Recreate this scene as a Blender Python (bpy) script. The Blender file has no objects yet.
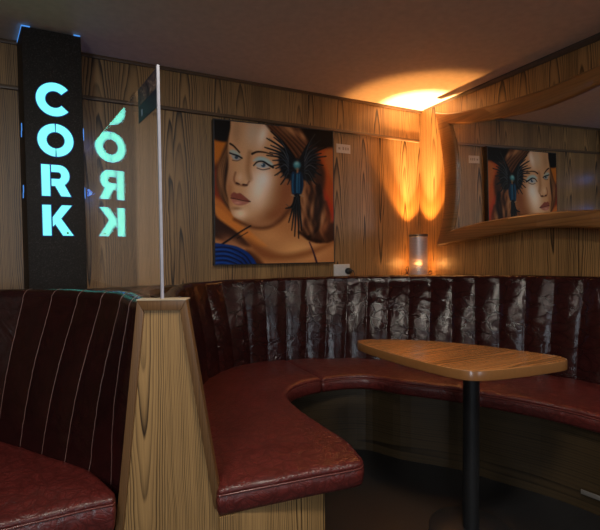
import bpy, bmesh, math, random
import numpy as np
from mathutils import Vector, Matrix, noise as mnoise
random.seed(7)
S = bpy.context.scene
C = S.collection
V = Vector
PI = math.pi
W, D, H, CZ = 2.632, 2.97, 1.19, 2.409      # right wall x, back wall y, eye height, ceiling

# ------------------------------------------------------------------ helpers
def link(o, parent=None):
    C.objects.link(o)
    if parent: o.parent = parent
    return o

def tag(o, label=None, cat=None, group=None, kind=None):
    if label: o['label'] = label
    if cat: o['category'] = cat
    if group: o['group'] = group
    if kind: o['kind'] = kind
    return o

def thing(name, label, cat, group=None, loc=(0, 0, 0)):
    o = bpy.data.objects.new(name, None)
    o.location = loc
    o.empty_display_size = .05
    link(o)
    return tag(o, label, cat, group)

def mesh(name, verts, faces, mat, parent=None, smooth=False, fix=True):
    me = bpy.data.meshes.new(name)
    off = V((0, 0, 0)); q = parent
    while q is not None: off = off+V(q.location); q = q.parent
    me.from_pydata([V(v) - off for v in verts], [], faces)
    if fix:
        bm = bmesh.new(); bm.from_mesh(me)
        bmesh.ops.recalc_face_normals(bm, faces=bm.faces)
        bm.to_mesh(me); bm.free()
    if smooth:
        for p in me.polygons: p.use_smooth = True
    me.materials.append(mat)
    o = bpy.data.objects.new(name, me)
    return link(o, parent)

def smooth_angle(o, deg=35):
    me = o.data
    for p in me.polygons: p.use_smooth = True
    bm = bmesh.new(); bm.from_mesh(me)
    for e in bm.edges:
        if len(e.link_faces) == 2 and e.calc_face_angle(0) > math.radians(deg): e.smooth = False
    bm.to_mesh(me); bm.free()
    return o

def bevel(o, w=.004, seg=2, ang=40):
    bm = bmesh.new(); bm.from_mesh(o.data)
    es = [e for e in bm.edges if len(e.link_faces) == 2 and e.calc_face_angle(0) > math.radians(ang)]
    bmesh.ops.bevel(bm, geom=es, offset=w, segments=seg, profile=.6, affect='EDGES', clamp_overlap=True)
    bm.to_mesh(o.data); bm.free()
    return smooth_angle(o)

BOXF = [(0, 1, 3, 2), (4, 6, 7, 5), (0, 4, 5, 1), (2, 3, 7, 6), (0, 2, 6, 4), (1, 5, 7, 3)]
def box(name, a, b, mat, parent=None, bev=0):
    vs = [(x, y, z) for x in (a[0], b[0]) for y in (a[1], b[1]) for z in (a[2], b[2])]
    o = mesh(name, vs, BOXF, mat, parent)
    if bev: bevel(o, bev)
    return o

def prism(name, poly, z0, z1, mat, parent=None, bev=0):
    n = len(poly)
    vs = [(x, y, z0) for x, y in poly] + [(x, y, z1) for x, y in poly]
    fs = [tuple(range(n))[::-1], tuple(range(n, 2*n))] + [(i, (i+1) % n, n+(i+1) % n, n+i) for i in range(n)]
    o = mesh(name, vs, fs, mat, parent)
    if bev: bevel(o, bev)
    return o

def lathe(prof, seg=40, cx=0, cy=0, closed=False):
    vs, fs = [], []
    for r, z in prof:
        for k in range(seg):
            a = 2*PI*k/seg
            vs.append((cx+r*math.cos(a), cy+r*math.sin(a), z))
    m = len(prof)
    for i in range(m if closed else m-1):
        j = (i+1) % m
        for k in range(seg):
            fs.append((i*seg+k, i*seg+(k+1) % seg, j*seg+(k+1) % seg, j*seg+k))
    if not closed:
        if prof[0][0] > 1e-6: fs.append(tuple(range(seg))[::-1])
        if prof[-1][0] > 1e-6: fs.append(tuple(range((m-1)*seg, m*seg)))
    return vs, fs

def catmull(P, n, closed=False):
    P = [V(p) for p in P]; out = []
    m = len(P)
    rng = range(m) if closed else range(m-1)
    for i in rng:
        if closed: a, b, c, d = P[i-1], P[i], P[(i+1) % m], P[(i+2) % m]
        else:
            b, c = P[i], P[i+1]
            a = P[i-1] if i > 0 else b*2-c
            d = P[i+2] if i+2 < m else c*2-b
        t0 = 0; t1 = max((b-a).length, 1e-5)**.5; t2 = t1+max((c-b).length, 1e-5)**.5; t3 = t2+max((d-c).length, 1e-5)**.5
        for k in range(n):
            t = t1+(t2-t1)*k/n
            A1 = a*((t1-t)/(t1-t0))+b*((t-t0)/(t1-t0)); A2 = b*((t2-t)/(t2-t1))+c*((t-t1)/(t2-t1)); A3 = c*((t3-t)/(t3-t2))+d*((t-t2)/(t3-t2))
            B1 = A1*((t2-t)/(t2-t0))+A2*((t-t0)/(t2-t0)); B2 = A2*((t3-t)/(t3-t1))+A3*((t-t1)/(t3-t1))
            out.append(B1*((t2-t)/(t2-t1))+B2*((t-t1)/(t2-t1)))
    if not closed: out.append(P[-1])
    return out

def tube(name, pts, r, mat, parent=None, seg=8, sub=6):
    P = catmull(pts, sub) if sub else [V(p) for p in pts]
    vs, fs = [], []
    up = V((0, 0, 1))
    for i, p in enumerate(P):
        t = (P[min(i+1, len(P)-1)]-P[max(i-1, 0)]).normalized()
        a = t.cross(up)
        if a.length < .05: a = t.cross(V((1, 0, 0)))
        a.normalize(); b = a.cross(t).normalized()
        for k in range(seg):
            q = 2*PI*k/seg
            vs.append(p+a*(r*math.cos(q))+b*(r*math.sin(q)))
    for i in range(len(P)-1):
        for k in range(seg):
            fs.append((i*seg+k, i*seg+(k+1) % seg, (i+1)*seg+(k+1) % seg, (i+1)*seg+k))
    fs.append(tuple(range(seg))[::-1]); fs.append(tuple(range((len(P)-1)*seg, len(P)*seg)))
    return mesh(name, vs, fs, mat, parent, smooth=True)

# ------------------------------------------------------------------ materials
class NT:
    def __init__(s, name):
        s.m = bpy.data.materials.new(name); s.m.use_nodes = True
        s.t = s.m.node_tree; s.t.nodes.clear()
        s.out = s.t.nodes.new('ShaderNodeOutputMaterial')
    def n(s, typ, **kw):
        x = s.t.nodes.new(typ)
        for k, v in kw.items(): setattr(x, k, v)
        return x
    def put(s, sock, v):
        if v is None: return
        if hasattr(v, 'is_linked') or isinstance(v, bpy.types.NodeSocket): s.t.links.new(v, sock)
        else: sock.default_value = v
    def math(s, op, a, b=None, c=None, clamp=False):
        x = s.n('ShaderNodeMath', operation=op); x.use_clamp = clamp
        s.put(x.inputs[0], a); s.put(x.inputs[1], b); s.put(x.inputs[2], c)
        return x.outputs[0]
    def comb(s, x, y, z=0.):
        q = s.n('ShaderNodeCombineXYZ'); s.put(q.inputs[0], x); s.put(q.inputs[1], y); s.put(q.inputs[2], z); return q.outputs[0]
    def sep(s, v):
        q = s.n('ShaderNodeSeparateXYZ'); s.put(q.inputs[0], v); return q.outputs
    def coord(s): return s.n('ShaderNodeTexCoord').outputs['Object']
    def noise(s, vec, scale, detail=3, rough=.5, dist=0):
        q = s.n('ShaderNodeTexNoise'); s.put(q.inputs['Vector'], vec)
        q.inputs['Scale'].default_value = scale; q.inputs['Detail'].default_value = detail
        q.inputs['Roughness'].default_value = rough; q.inputs['Distortion'].default_value = dist
        return q.outputs['Fac']
    def white(s, v):
        q = s.n('ShaderNodeTexWhiteNoise', noise_dimensions='1D'); s.put(q.inputs['W'], v); return q.outputs['Value']
    def voro(s, vec, scale, feature='DISTANCE_TO_EDGE'):
        q = s.n('ShaderNodeTexVoronoi', feature=feature); s.put(q.inputs['Vector'], vec); q.inputs['Scale'].default_value = scale
        return q.outputs['Distance']
    def ramp(s, f, stops):
        q = s.n('ShaderNodeValToRGB'); s.put(q.inputs[0], f)
        e = q.color_ramp.elements
        while len(e) < len(stops): e.new(.5)
        for el, (p, c) in zip(e, stops): el.position = p; el.color = (*c, 1) if len(c) == 3 else c
        return q.outputs[0]
    def mix(s, f, a, b, mode='MIX'):
        q = s.n('ShaderNodeMix', data_type='RGBA', blend_type=mode)
        s.put(q.inputs[0], f)
        for i, v in ((6, a), (7, b)):
            s.put(q.inputs[i], (*v, 1) if isinstance(v, tuple) and len(v) == 3 else v)
        return q.outputs[2]
    def bump(s, h, strength=.3, dist=.01, normal=None):
        q = s.n('ShaderNodeBump'); s.put(q.inputs['Height'], h); q.inputs['Strength'].default_value = strength; q.inputs['Distance'].default_value = dist
        if normal is not None: s.put(q.inputs['Normal'], normal)
        return q.outputs[0]
    def bsdf(s, color, rough=.5, metal=0., normal=None, coat=0., coat_rough=.1, spec=.5, **kw):
        q = s.n('ShaderNodeBsdfPrincipled')
        s.put(q.inputs['Base Color'], (*color, 1) if isinstance(color, tuple) and len(color) == 3 else color)
        s.put(q.inputs['Roughness'], rough); s.put(q.inputs['Metallic'], metal)
        s.put(q.inputs['Specular IOR Level'], spec)
        s.put(q.inputs['Coat Weight'], coat); s.put(q.inputs['Coat Roughness'], coat_rough)
        if normal is not None: s.put(q.inputs['Normal'], normal); s.put(q.inputs['Coat Normal'], normal)
        for k, v in kw.items(): s.put(q.inputs[k], v)
        s.t.links.new(q.outputs[0], s.out.inputs[0]); return q

def lin(r, g, b):
    f = lambda c: (c/255/12.92 if c/255 <= .04045 else ((c/255+.055)/1.055)**2.4)
    return (f(r), f(g), f(b))

def plain(name, col, rough=.5, metal=0., bumpy=.0, scale=60, **kw):
    t = NT(name); c = t.coord()
    nz = t.noise(c, scale, 4)
    col2 = t.mix(nz, tuple(x*.82 for x in col), tuple(min(1, x*1.15) for x in col))
    nrm = t.bump(nz, bumpy, .002) if bumpy else None
    t.bsdf(col2, rough, metal, nrm, **kw)
    return t.m

def wood(name, u, v, lo, hi, bw=.2, line=.012, rough=.42, coat=.0, spread=.045, seed=0., contrast=1.3, fig=1.0):
    """veneer with cathedral figure; u = axis across the grain, v = axis along it"""
    t = NT(name); s = t.sep(t.coord())
    U = s['XYZ'.index(u)] if isinstance(u, str) else u
    Vv = s['XYZ'.index(v)]
    U = t.math('ADD', U, seed*3.17)
    b = t.math('FLOOR', t.math('DIVIDE', U, bw))
    fu = t.math('SUBTRACT', U, t.math('MULTIPLY', t.math('ADD', b, .5), bw))
    r1 = t.white(t.math('ADD', b, 3.3+seed)); r2 = t.white(t.math('ADD', b, 91.7+seed))
    wob = t.noise(t.comb(t.math('MULTIPLY', U, 7.), t.math('MULTIPLY', Vv, 1.6), r2), 1., 3, .55)
    wob2 = t.noise(t.comb(t.math('MULTIPLY', U, 30.), t.math('MULTIPLY', Vv, 2.2), r1), 1., 2, .5)
    fu2 = t.math('ADD', fu, t.math('MULTIPLY', t.math('SUBTRACT', r1, .5), bw*.9))
    fu2 = t.math('ADD', fu2, t.math('MULTIPLY', t.math('SUBTRACT', wob, .5), .055*fig))
    az = t.math('MULTIPLY', t.math('SUBTRACT', t.math('ADD', Vv, t.math('MULTIPLY', r2, 1.8)), 1.9), spread)
    rad = t.math('SQRT', t.math('ADD', t.math('MULTIPLY', fu2, fu2), t.math('MULTIPLY', az, az)))
    rn = t.math('DIVIDE', rad, bw*.5)
    ph = t.math('MULTIPLY', t.math('POWER', rn, 1.35), bw*.5/line)
    ph = t.math('ADD', ph, t.math('MULTIPLY', wob2, .42))
    lw = t.white(t.math('ADD', t.math('FLOOR', ph), t.math('MULTIPLY', r1, 57.)))
    fr = t.math('FRACT', ph)
    band = t.math('POWER', fr, 2.6)                       # slow rise, sharp dark latewood line
    edge = t.math('SMOOTH_MIN', band, t.math('MULTIPLY', t.math('SUBTRACT', 1., fr), 7.), .1)
    fib = t.noise(t.comb(t.math('MULTIPLY', U, 260.), t.math('MULTIPLY', Vv, 7.)), 1., 3, .6)
    wide = t.noise(t.comb(t.math('MULTIPLY', U, 5.), t.math('MULTIPLY', Vv, .5)), 1., 2)
    f = t.math('ADD', t.math('MULTIPLY', t.math('MULTIPLY', edge, t.math('ADD', .35, t.math('MULTIPLY', lw, .85))), .72*contrast), t.math('MULTIPLY', fib, .45))
    f = t.math('ADD', f, t.math('MULTIPLY', t.math('SUBTRACT', wide, .5), .5))
    f = t.math('ADD', f, t.math('MULTIPLY', t.math('SUBTRACT', r1, .5), .12))
    mid = tuple((a*.55+c*.45) for a, c in zip(hi, lo))
    col = t.ramp(f, [(.12, hi), (.48, mid), (.92, lo)])
    nrm = t.bump(t.math('ADD', fib, t.math('MULTIPLY', edge, -.4)), .12, .002)
    t.bsdf(col, rough, 0., nrm, coat=coat, coat_rough=.12)
    return t.m

def leather(name, base, worn, dark, rough=.3, crumple=.5, crack=.4, coat=.25, cscale=1., fold=(1, 1, 1), patch=1., spec=.5):
    t = NT(name); c = t.coord()
    mp = t.n('ShaderNodeMapping'); t.put(mp.inputs['Vector'], c); mp.inputs['Scale'].default_value = fold
    cv = mp.outputs[0]
    n1 = t.noise(c, 3.2, 4, .6, .4); n2 = t.noise(c, 14, 4, .65, .8)
    dis = t.n('ShaderNodeVectorMath', operation='MULTIPLY_ADD')
    nn = t.n('ShaderNodeTexNoise'); t.put(nn.inputs['Vector'], c); nn.inputs['Scale'].default_value = 9
    t.put(dis.inputs[0], nn.outputs['Color']); dis.inputs[1].default_value = (.12, .12, .12); t.put(dis.inputs[2], cv)
    v1 = t.voro(dis.outputs[0], 17*cscale); v2 = t.voro(dis.outputs[0], 46*cscale)
    crk = t.math('MINIMUM', t.math('MULTIPLY', v1, 6., clamp=True), t.math('ADD', t.math('MULTIPLY', v2, 5., clamp=True), .25), clamp=True)
    patchy = t.math('MULTIPLY', t.math('SUBTRACT', t.noise(c, 4.5, 2), .42), 3.6, clamp=True)
    cr2 = t.noise(cv, 11*cscale, 3, .5, 1.5); cr3 = t.noise(cv, 26*cscale, 2, .5, .6)
    rid = t.math('ABSOLUTE', t.math('SUBTRACT', cr2, .5))
    col = t.mix(t.math('MULTIPLY', t.math('ADD', n1, t.math('MULTIPLY', n2, .35)), patch*.72, clamp=True), base, worn)
    col = t.mix(t.math('MULTIPLY', t.math('SUBTRACT', 1., crk), .55), col, dark)
    pores = t.voro(c, 420, 'F1')
    h = t.math('ADD', t.math('MULTIPLY', t.math('MULTIPLY', rid, -2.2*crumple), patchy), t.math('MULTIPLY', crk, crack*.30))
    h = t.math('ADD', h, t.math('MULTIPLY', t.math('MULTIPLY', cr3, t.math('ADD', .12, t.math('MULTIPLY', patchy, .88))), crumple*.40))
    b1 = t.bump(h, .85, .012)
    b2 = t.bump(pores, .12, .002, b1)
    rr = t.math('ADD', rough, t.math('MULTIPLY', t.math('SUBTRACT', n2, .5), .25))
    t.bsdf(col, rr, 0., b2, coat=coat, coat_rough=.14, spec=spec)
    return t.m

def emit(name, col, strength, base=(.02, .02, .02)):
    t = NT(name); c = t.coord(); nz = t.noise(c, 30, 2)
    t.bsdf(base, .4, **{'Emission Color': (*col, 1), 'Emission Strength': t.math('ADD', strength*.93, t.math('MULTIPLY', nz, strength*.14))})
    return t.m

OAK_LO, OAK_HI = (.034, .016, .005), (.38, .208, .075)
M = {}
M['wall_x'] = wood('oak_veneer_back', 'X', 'Z', OAK_LO, OAK_HI, bw=.23, line=.0125, seed=1., contrast=1.75)
M['wall_y'] = wood('oak_veneer_side', 'Y', 'Z', OAK_LO, OAK_HI, bw=.21, line=.012, seed=4., contrast=1.75)
M['frieze'] = wood('oak_veneer_frieze', 'X', 'Z', OAK_LO, OAK_HI, bw=.26, line=.012, seed=7., contrast=1.75)
M['trimwood'] = wood('stained_trim', 'Z', 'X', (.035, .018, .009), (.13, .07, .032), bw=.3, line=.01, seed=2.)
M['crown'] = plain('dark_crown_paint', (.075, .055, .040), .5)
M['panel'] = wood('oak_panel', 'X', 'Z', (.036, .017, .006), (.44, .258, .100), bw=.25, line=.0062, spread=.040, seed=2.6, contrast=1.7, fig=.6)
M['strip'] = wood('oak_strip', 'X', 'Z', (.05, .023, .008), (.18, .088, .032), bw=.5, line=.006, seed=5., contrast=.7)
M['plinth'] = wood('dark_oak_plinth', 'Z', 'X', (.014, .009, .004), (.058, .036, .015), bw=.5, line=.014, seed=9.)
M['table'] = wood('varnished_table', 'Y', 'X', (.14, .046, .012), (.52, .215, .068), bw=.19, line=.012, rough=.2, coat=.6, spread=.02, seed=3., contrast=1.2)
M['band'] = plain('table_edge_varnish', (.22, .095, .030), .28, coat=.4, coat_rough=.15)
M['mframe'] = wood('mirror_oak', 'Z', 'Y', (.075, .030, .009), (.27, .120, .038), bw=.4, line=.016, rough=.35, coat=.3, spread=.03, seed=6., contrast=.7)
M['ceil'] = plain('ceiling_paint', (.62, .52, .43), .75, bumpy=.05, scale=25)
M['floor'] = plain('dark_floor', (.009, .009, .010), .45, bumpy=.1, scale=8)
M['plaster'] = plain('room_plaster', (.16, .14, .12), .8)
M['black'] = plain('black_metal', (.012, .012, .013), .4)
M['blackplastic'] = plain('black_plastic', (.012, .012, .012), .35)
M['white'] = plain('white_plastic', (.62, .62, .60), .35)
M['card'] = plain('price_card', (.50, .42, .34), .7)
M['ink'] = plain('grey_ink', (.27, .21, .165), .8)
M['paledge'] = plain('pale_cap_edge', (.55, .42, .28), .5)
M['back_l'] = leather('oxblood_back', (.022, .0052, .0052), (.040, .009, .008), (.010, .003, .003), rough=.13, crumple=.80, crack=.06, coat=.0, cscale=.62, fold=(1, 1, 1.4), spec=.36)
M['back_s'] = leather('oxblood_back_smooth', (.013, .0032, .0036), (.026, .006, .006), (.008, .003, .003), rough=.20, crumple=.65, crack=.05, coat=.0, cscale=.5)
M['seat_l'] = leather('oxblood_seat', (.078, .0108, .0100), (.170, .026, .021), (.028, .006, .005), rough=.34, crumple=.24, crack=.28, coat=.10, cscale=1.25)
M['piping'] = plain('leather_piping', (.14, .03, .024), .35, coat=.3)
M['welt'] = plain('worn_welt', (.17, .085, .070), .4, coat=.3)

# ------------------------------------------------------------------ the room
def struct(o): o['kind'] = 'structure'; return o
XL, YF = -3.0, -2.6
struct(box('floor', (XL-.1, YF-.1, -.1), (W+.1, D+.1, 0), M['floor']))
struct(box('ceiling', (XL-.1, YF-.1, CZ), (W+.1, D+.1, CZ+.1), M['ceil']))
struct(box('wall_back', (XL-.1, D, 0), (W+.1, D+.1, CZ), M['wall_x']))
struct(box('wall_right', (W, YF, 0), (W+.1, D, CZ), M['wall_y']))
struct(box('wall_left', (XL-.1, YF, 0), (XL, D, CZ), M['wall_y']))
# front wall with two windows, behind the viewer
WIN = [(-2.0, -1.35), (.75, 1.25)]
wz0, wz1 = .95, 2.15
def wall_with_holes():
    xs = [XL-.1]+[q for w in WIN for q in w]+[W+.1]
    vs, fs = [], []
    def add(a, b):
        n = len(vs)
        vs.extend([(x, y, z) for x in (a[0], b[0]) for y in (a[1], b[1]) for z in (a[2], b[2])])
        fs.extend([tuple(n+i for i in f) for f in BOXF])
    for i in range(0, len(xs), 2): add((xs[i], YF-.1, 0), (xs[i+1], YF, CZ))
    for a, b in WIN:
        add((a, YF-.1, 0), (b, YF, wz0)); add((a, YF-.1, wz1), (b, YF, CZ))
    return mesh('wall_front', vs, fs, M['plaster'])
struct(wall_with_holes())
for i, (a, b) in enumerate(WIN):
    vs, fs = [], []
    for (p, q) in (((a, wz0), (b, wz0+.05)), ((a, wz1-.05), (b, wz1)), ((a, wz0), (a+.05, wz1)), ((b-.05, wz0), (b, wz1)),
                   (((a+b)/2-.02, wz0), ((a+b)/2+.02, wz1))):
        n = len(vs)
        vs.extend([(x, y, z) for x in (p[0], q[0]) for y in (YF-.08, YF-.02) for z in (p[1], q[1])])
        fs.extend([tuple(n+k for k in f) for f in BOXF])
    struct(mesh('window_%d' % (i+1), vs, fs, M['white']))

# frieze board, moulding strips, crown
FZ = 2.150
struct(box('trim_1', (XL, D-.016, FZ), (W-.022, D-.0005, CZ-.001), M['frieze']))
struct(box('trim_2', (XL, D-.024, FZ-.016), (W-.022, D-.0005, FZ+.006), M['trimwood'], bev=.003))
struct(box('trim_3', (XL, D-.030, CZ-.022), (W-.001, D-.017, CZ-.001), M['trimwood'], bev=.003))
def crown():
    vs = [];
    for y, h, d in ((D-.06, .010, .008), (2.2, .030, .022), (1.2, .036, .026), (-2.5, .036, .026)):
        vs += [(W-.001, y, CZ-.001), (W-d, y, CZ-.001), (W-d, y, CZ-.4*h), (W-.4*d, y, CZ-h), (W-.001, y, CZ-h)]
    fs = []
    for i in range(3):
        for k in range(5): fs.append((i*5+k, i*5+(k+1) % 5, i*5+5+(k+1) % 5, i*5+5+k))
    fs += [(0, 1, 2, 3, 4), (15, 16, 17, 18, 19)]
    return mesh('trim_4', vs, fs, M['crown'])
struct(crown())

# ------------------------------------------------------------------ booth helpers
def resample(rows, step):
    """rows: list of equal-length tuples of values along a path (first two = reference x,y); arc-length resampled"""
    P = np.array(rows, float)
    d = np.r_[0, np.cumsum(np.hypot(np.diff(P[:, 0]), np.diff(P[:, 1])))]
    return P, d

def dense(ctrl, n=24):
    """Catmull-Rom on tuples of any length (parameter by first two coords)"""
    A = np.array(ctrl, float); m = len(A); out = []
    for i in range(m-1):
        b, c = A[i], A[i+1]
        a = A[i-1] if i > 0 else 2*b-c
        d = A[i+2] if i+2 < m else 2*c-b
        f = lambda p, q: max(np.hypot(p[0]-q[0], p[1]-q[1]), 1e-4)**.5
        t0 = 0; t1 = f(a, b); t2 = t1+f(b, c); t3 = t2+f(c, d)
        for k in range(n):
            t = t1+(t2-t1)*k/n
            A1 = a*((t1-t)/(t1-t0))+b*((t-t0)/(t1-t0)); A2 = b*((t2-t)/(t2-t1))+c*((t-t1)/(t2-t1)); A3 = c*((t3-t)/(t3-t2))+d*((t-t2)/(t3-t2))
            B1 = A1*((t2-t)/(t2-t0))+A2*((t-t0)/(t2-t0)); B2 = A2*((t3-t)/(t3-t1))+A3*((t-t1)/(t3-t1))
            out.append(B1*((t2-t)/(t2-t1))+B2*((t-t1)/(t2-t1)))
    out.append(A[-1])
    return np.array(out)

def backrest(name, ctrl, side, ch, mat, parent, zJ, bulge, welt, wr_amp, r=.05, thick=.12, s_off=0., endround=.0, per=14, welts=0):
    """padded back: ctrl rows = (Tx,Ty,Jx,Jy,zT); T = ridge line on top, J = line where it meets the seat.
    side=+1 if the sitters are to the right of the walking direction"""
    P = dense(ctrl)
    mid = (P[:, 0:2]+P[:, 2:4])/2
    d = np.r_[0, np.cumsum(np.hypot(np.diff(mid[:, 0]), np.diff(mid[:, 1])))]
    L = d[-1]
    ss = []
    k = 0
    nch = int(L/ch)+2
    for c in range(nch):
        for j in range(per):
            x = j/per
            x = x - math.sin(2*PI*x)/(2*PI)*.55          # denser near the seams
            s = (c+x)*ch-s_off
            if 0 < s < L: ss.append(s)
    ss = np.array([0.]+ss+[L])
    Q = np.stack([np.interp(ss, d, P[:, i]) for i in range(5)], 1)
    dd = .02
    def tang(s):
        a = np.stack([np.interp(np.clip(s-dd, 0, L), d, mid[:, i]) for i in range(2)], 1)
        b = np.stack([np.interp(np.clip(s+dd, 0, L), d, mid[:, i]) for i in range(2)], 1)
        t = b-a; return t/np.linalg.norm(t, axis=1)[:, None]
    T = tang(ss)
    N = np.stack([T[:, 1]*side, -T[:, 0]*side], 1)        # towards the sitters
    prof = []
    nf = 30
    for i in range(nf+1): prof.append(('f', i/nf))
    for i in range(1, 13): prof.append(('a', PI*i/12))
    prof += [('b', .15), ('b', .5), ('b', 1.)]
    m = len(prof)
    vs = []; n = len(ss)
    for i in range(n):
        Tx, Ty, Jx, Jy, zT = Q[i]
        nx, ny = N[i]
        x = ((ss[i]+s_off)/ch) % 1.
        puff = abs(math.sin(PI*x))**.55
        w = math.exp(-(min(x, 1-x)*ch/.0035)**2)
        er = 1.
        if endround:
            e = min(ss[i], 1e9)
            er = 0 if e <= 0 else min(1., math.sqrt(max(0, 1-(1-min(1, e/endround))**2)))
        fx, fy = Tx+nx*r, Ty+ny*r                         # face line at the top
        zc = zT-r
        for kind, t in prof:
            if kind == 'f':
                z = zJ+(zc-zJ)*t
                bx, by = Jx+(fx-Jx)*t, Jy+(fy-Jy)*t
                amp = bulge*(1-.75*max(0, t-.8)/.2*.6)
                belly = .018*math.sin(PI*min(1, t))
                o = amp*(puff-1)+belly+welt*w
                q = V((bx*1.0, by*1.0, z))
                fold = mnoise.noise(V((ss[i]*16+z*6, z*34, 3.1)))*.6+mnoise.noise(V((ss[i]*30, z*55, 9.)))*.4
                near = .35+.65*(1-puff*.5)
                o += wr_amp*fold*near*min(1, (1-t)*5+.15)
                o -= (1-er)*.05
                vs.append((bx+nx*o, by+ny*o, z))
            elif kind == 'a':
                ca, sa = math.cos(t), math.sin(t)
                k_ = (ca+1)/2
                o = (bulge*(puff-1)*.55*max(0, 1-t/1.9)+welt*w*max(0, 1-t/2.6))
                rr = r+o
                wv = mnoise.noise(V((ss[i]*5, 2.2, 7.)))*.0035
                vs.append((Tx+nx*(rr*ca)-nx*(1-er)*.05*max(0, ca), Ty+ny*(rr*ca)-ny*(1-er)*.05*max(0, ca), zc+rr*sa*1.0+wv*sa-(1-er)*.012*sa))
            else:
                vs.append(((Tx-nx*r)*(1-t)+(Jx-nx*thick)*t, (Ty-ny*r)*(1-t)+(Jy-ny*thick)*t, zc-(zc-zJ)*t))
    fs = []
    for i in range(n-1):
        for j in range(m):
            j2 = (j+1) % m
            fs.append((i*m+j, i*m+j2, (i+1)*m+j2, (i+1)*m+j))
    fs.append(tuple(range(m))[::-1]); fs.append(tuple(range((n-1)*m, n*m)))
    o = mesh(name, vs, fs, mat, parent, smooth=True)
    if welts:
        last = -9
        for i in range(1, n-1):
            x = ((ss[i]+s_off)/ch) % 1.
            if min(x, 1-x) < .02 and ss[i]-last > .05:
                last = ss[i]
                tube('welt', [V(vs[i*m+j]) for j in range(1, nf+8)], welts, M['welt'], o, seg=6, sub=0)
    return o

def offset_ring(poly, d):
    """inward offset of a CCW polygon by vertex normals"""
    n = len(poly); out = []
    for i in range(n):
        a, b, c = V(poly[i-1]), V(poly[i]), V(poly[(i+1) % n])
        e1, e2 = (b-a), (c-b)
        if e1.length < 1e-7: e1 = e2
        if e2.length < 1e-7: e2 = e1
        e1.normalize(); e2.normalize()
        n1, n2 = V((-e1.y, e1.x)), V((-e2.y, e2.x))
        nn = (n1+n2)
        if nn.length < .2: nn = n1
        nn.normalize()
        out.append(b+nn*(d/max(.55, nn.dot(n1))))
    return out

def even(poly, step):
    P = [V(p) for p in poly]; n = len(P); out = []
    for i in range(n):
        a, b = P[i], P[(i+1) % n]; L = (b-a).length
        k = max(1, round(L/step))
        for j in range(k): out.append(a+(b-a)*(j/k))
    return out

def rounded(poly, rad, seg=6):
    """poly: (x,y,r) CCW with per-corner radius"""
    out = []; n = len(poly)
    for i in range(n):
        a, b, c = V(poly[i-1][:2]), V(poly[i][:2]), V(poly[(i+1) % n][:2])
        r = poly[i][2] if len(poly[i]) > 2 else rad
        if r <= 0: out.append(b); continue
        u, v = (a-b), (c-b); r = min(r, u.length*.45, v.length*.45)
        p, q = b+u.normalized()*r, b+v.normalized()*r
        for k in range(seg+1):
            t = k/seg
            out.append(p*((1-t)**2)+b*(2*t*(1-t))+q*(t*t))
    return out

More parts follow.
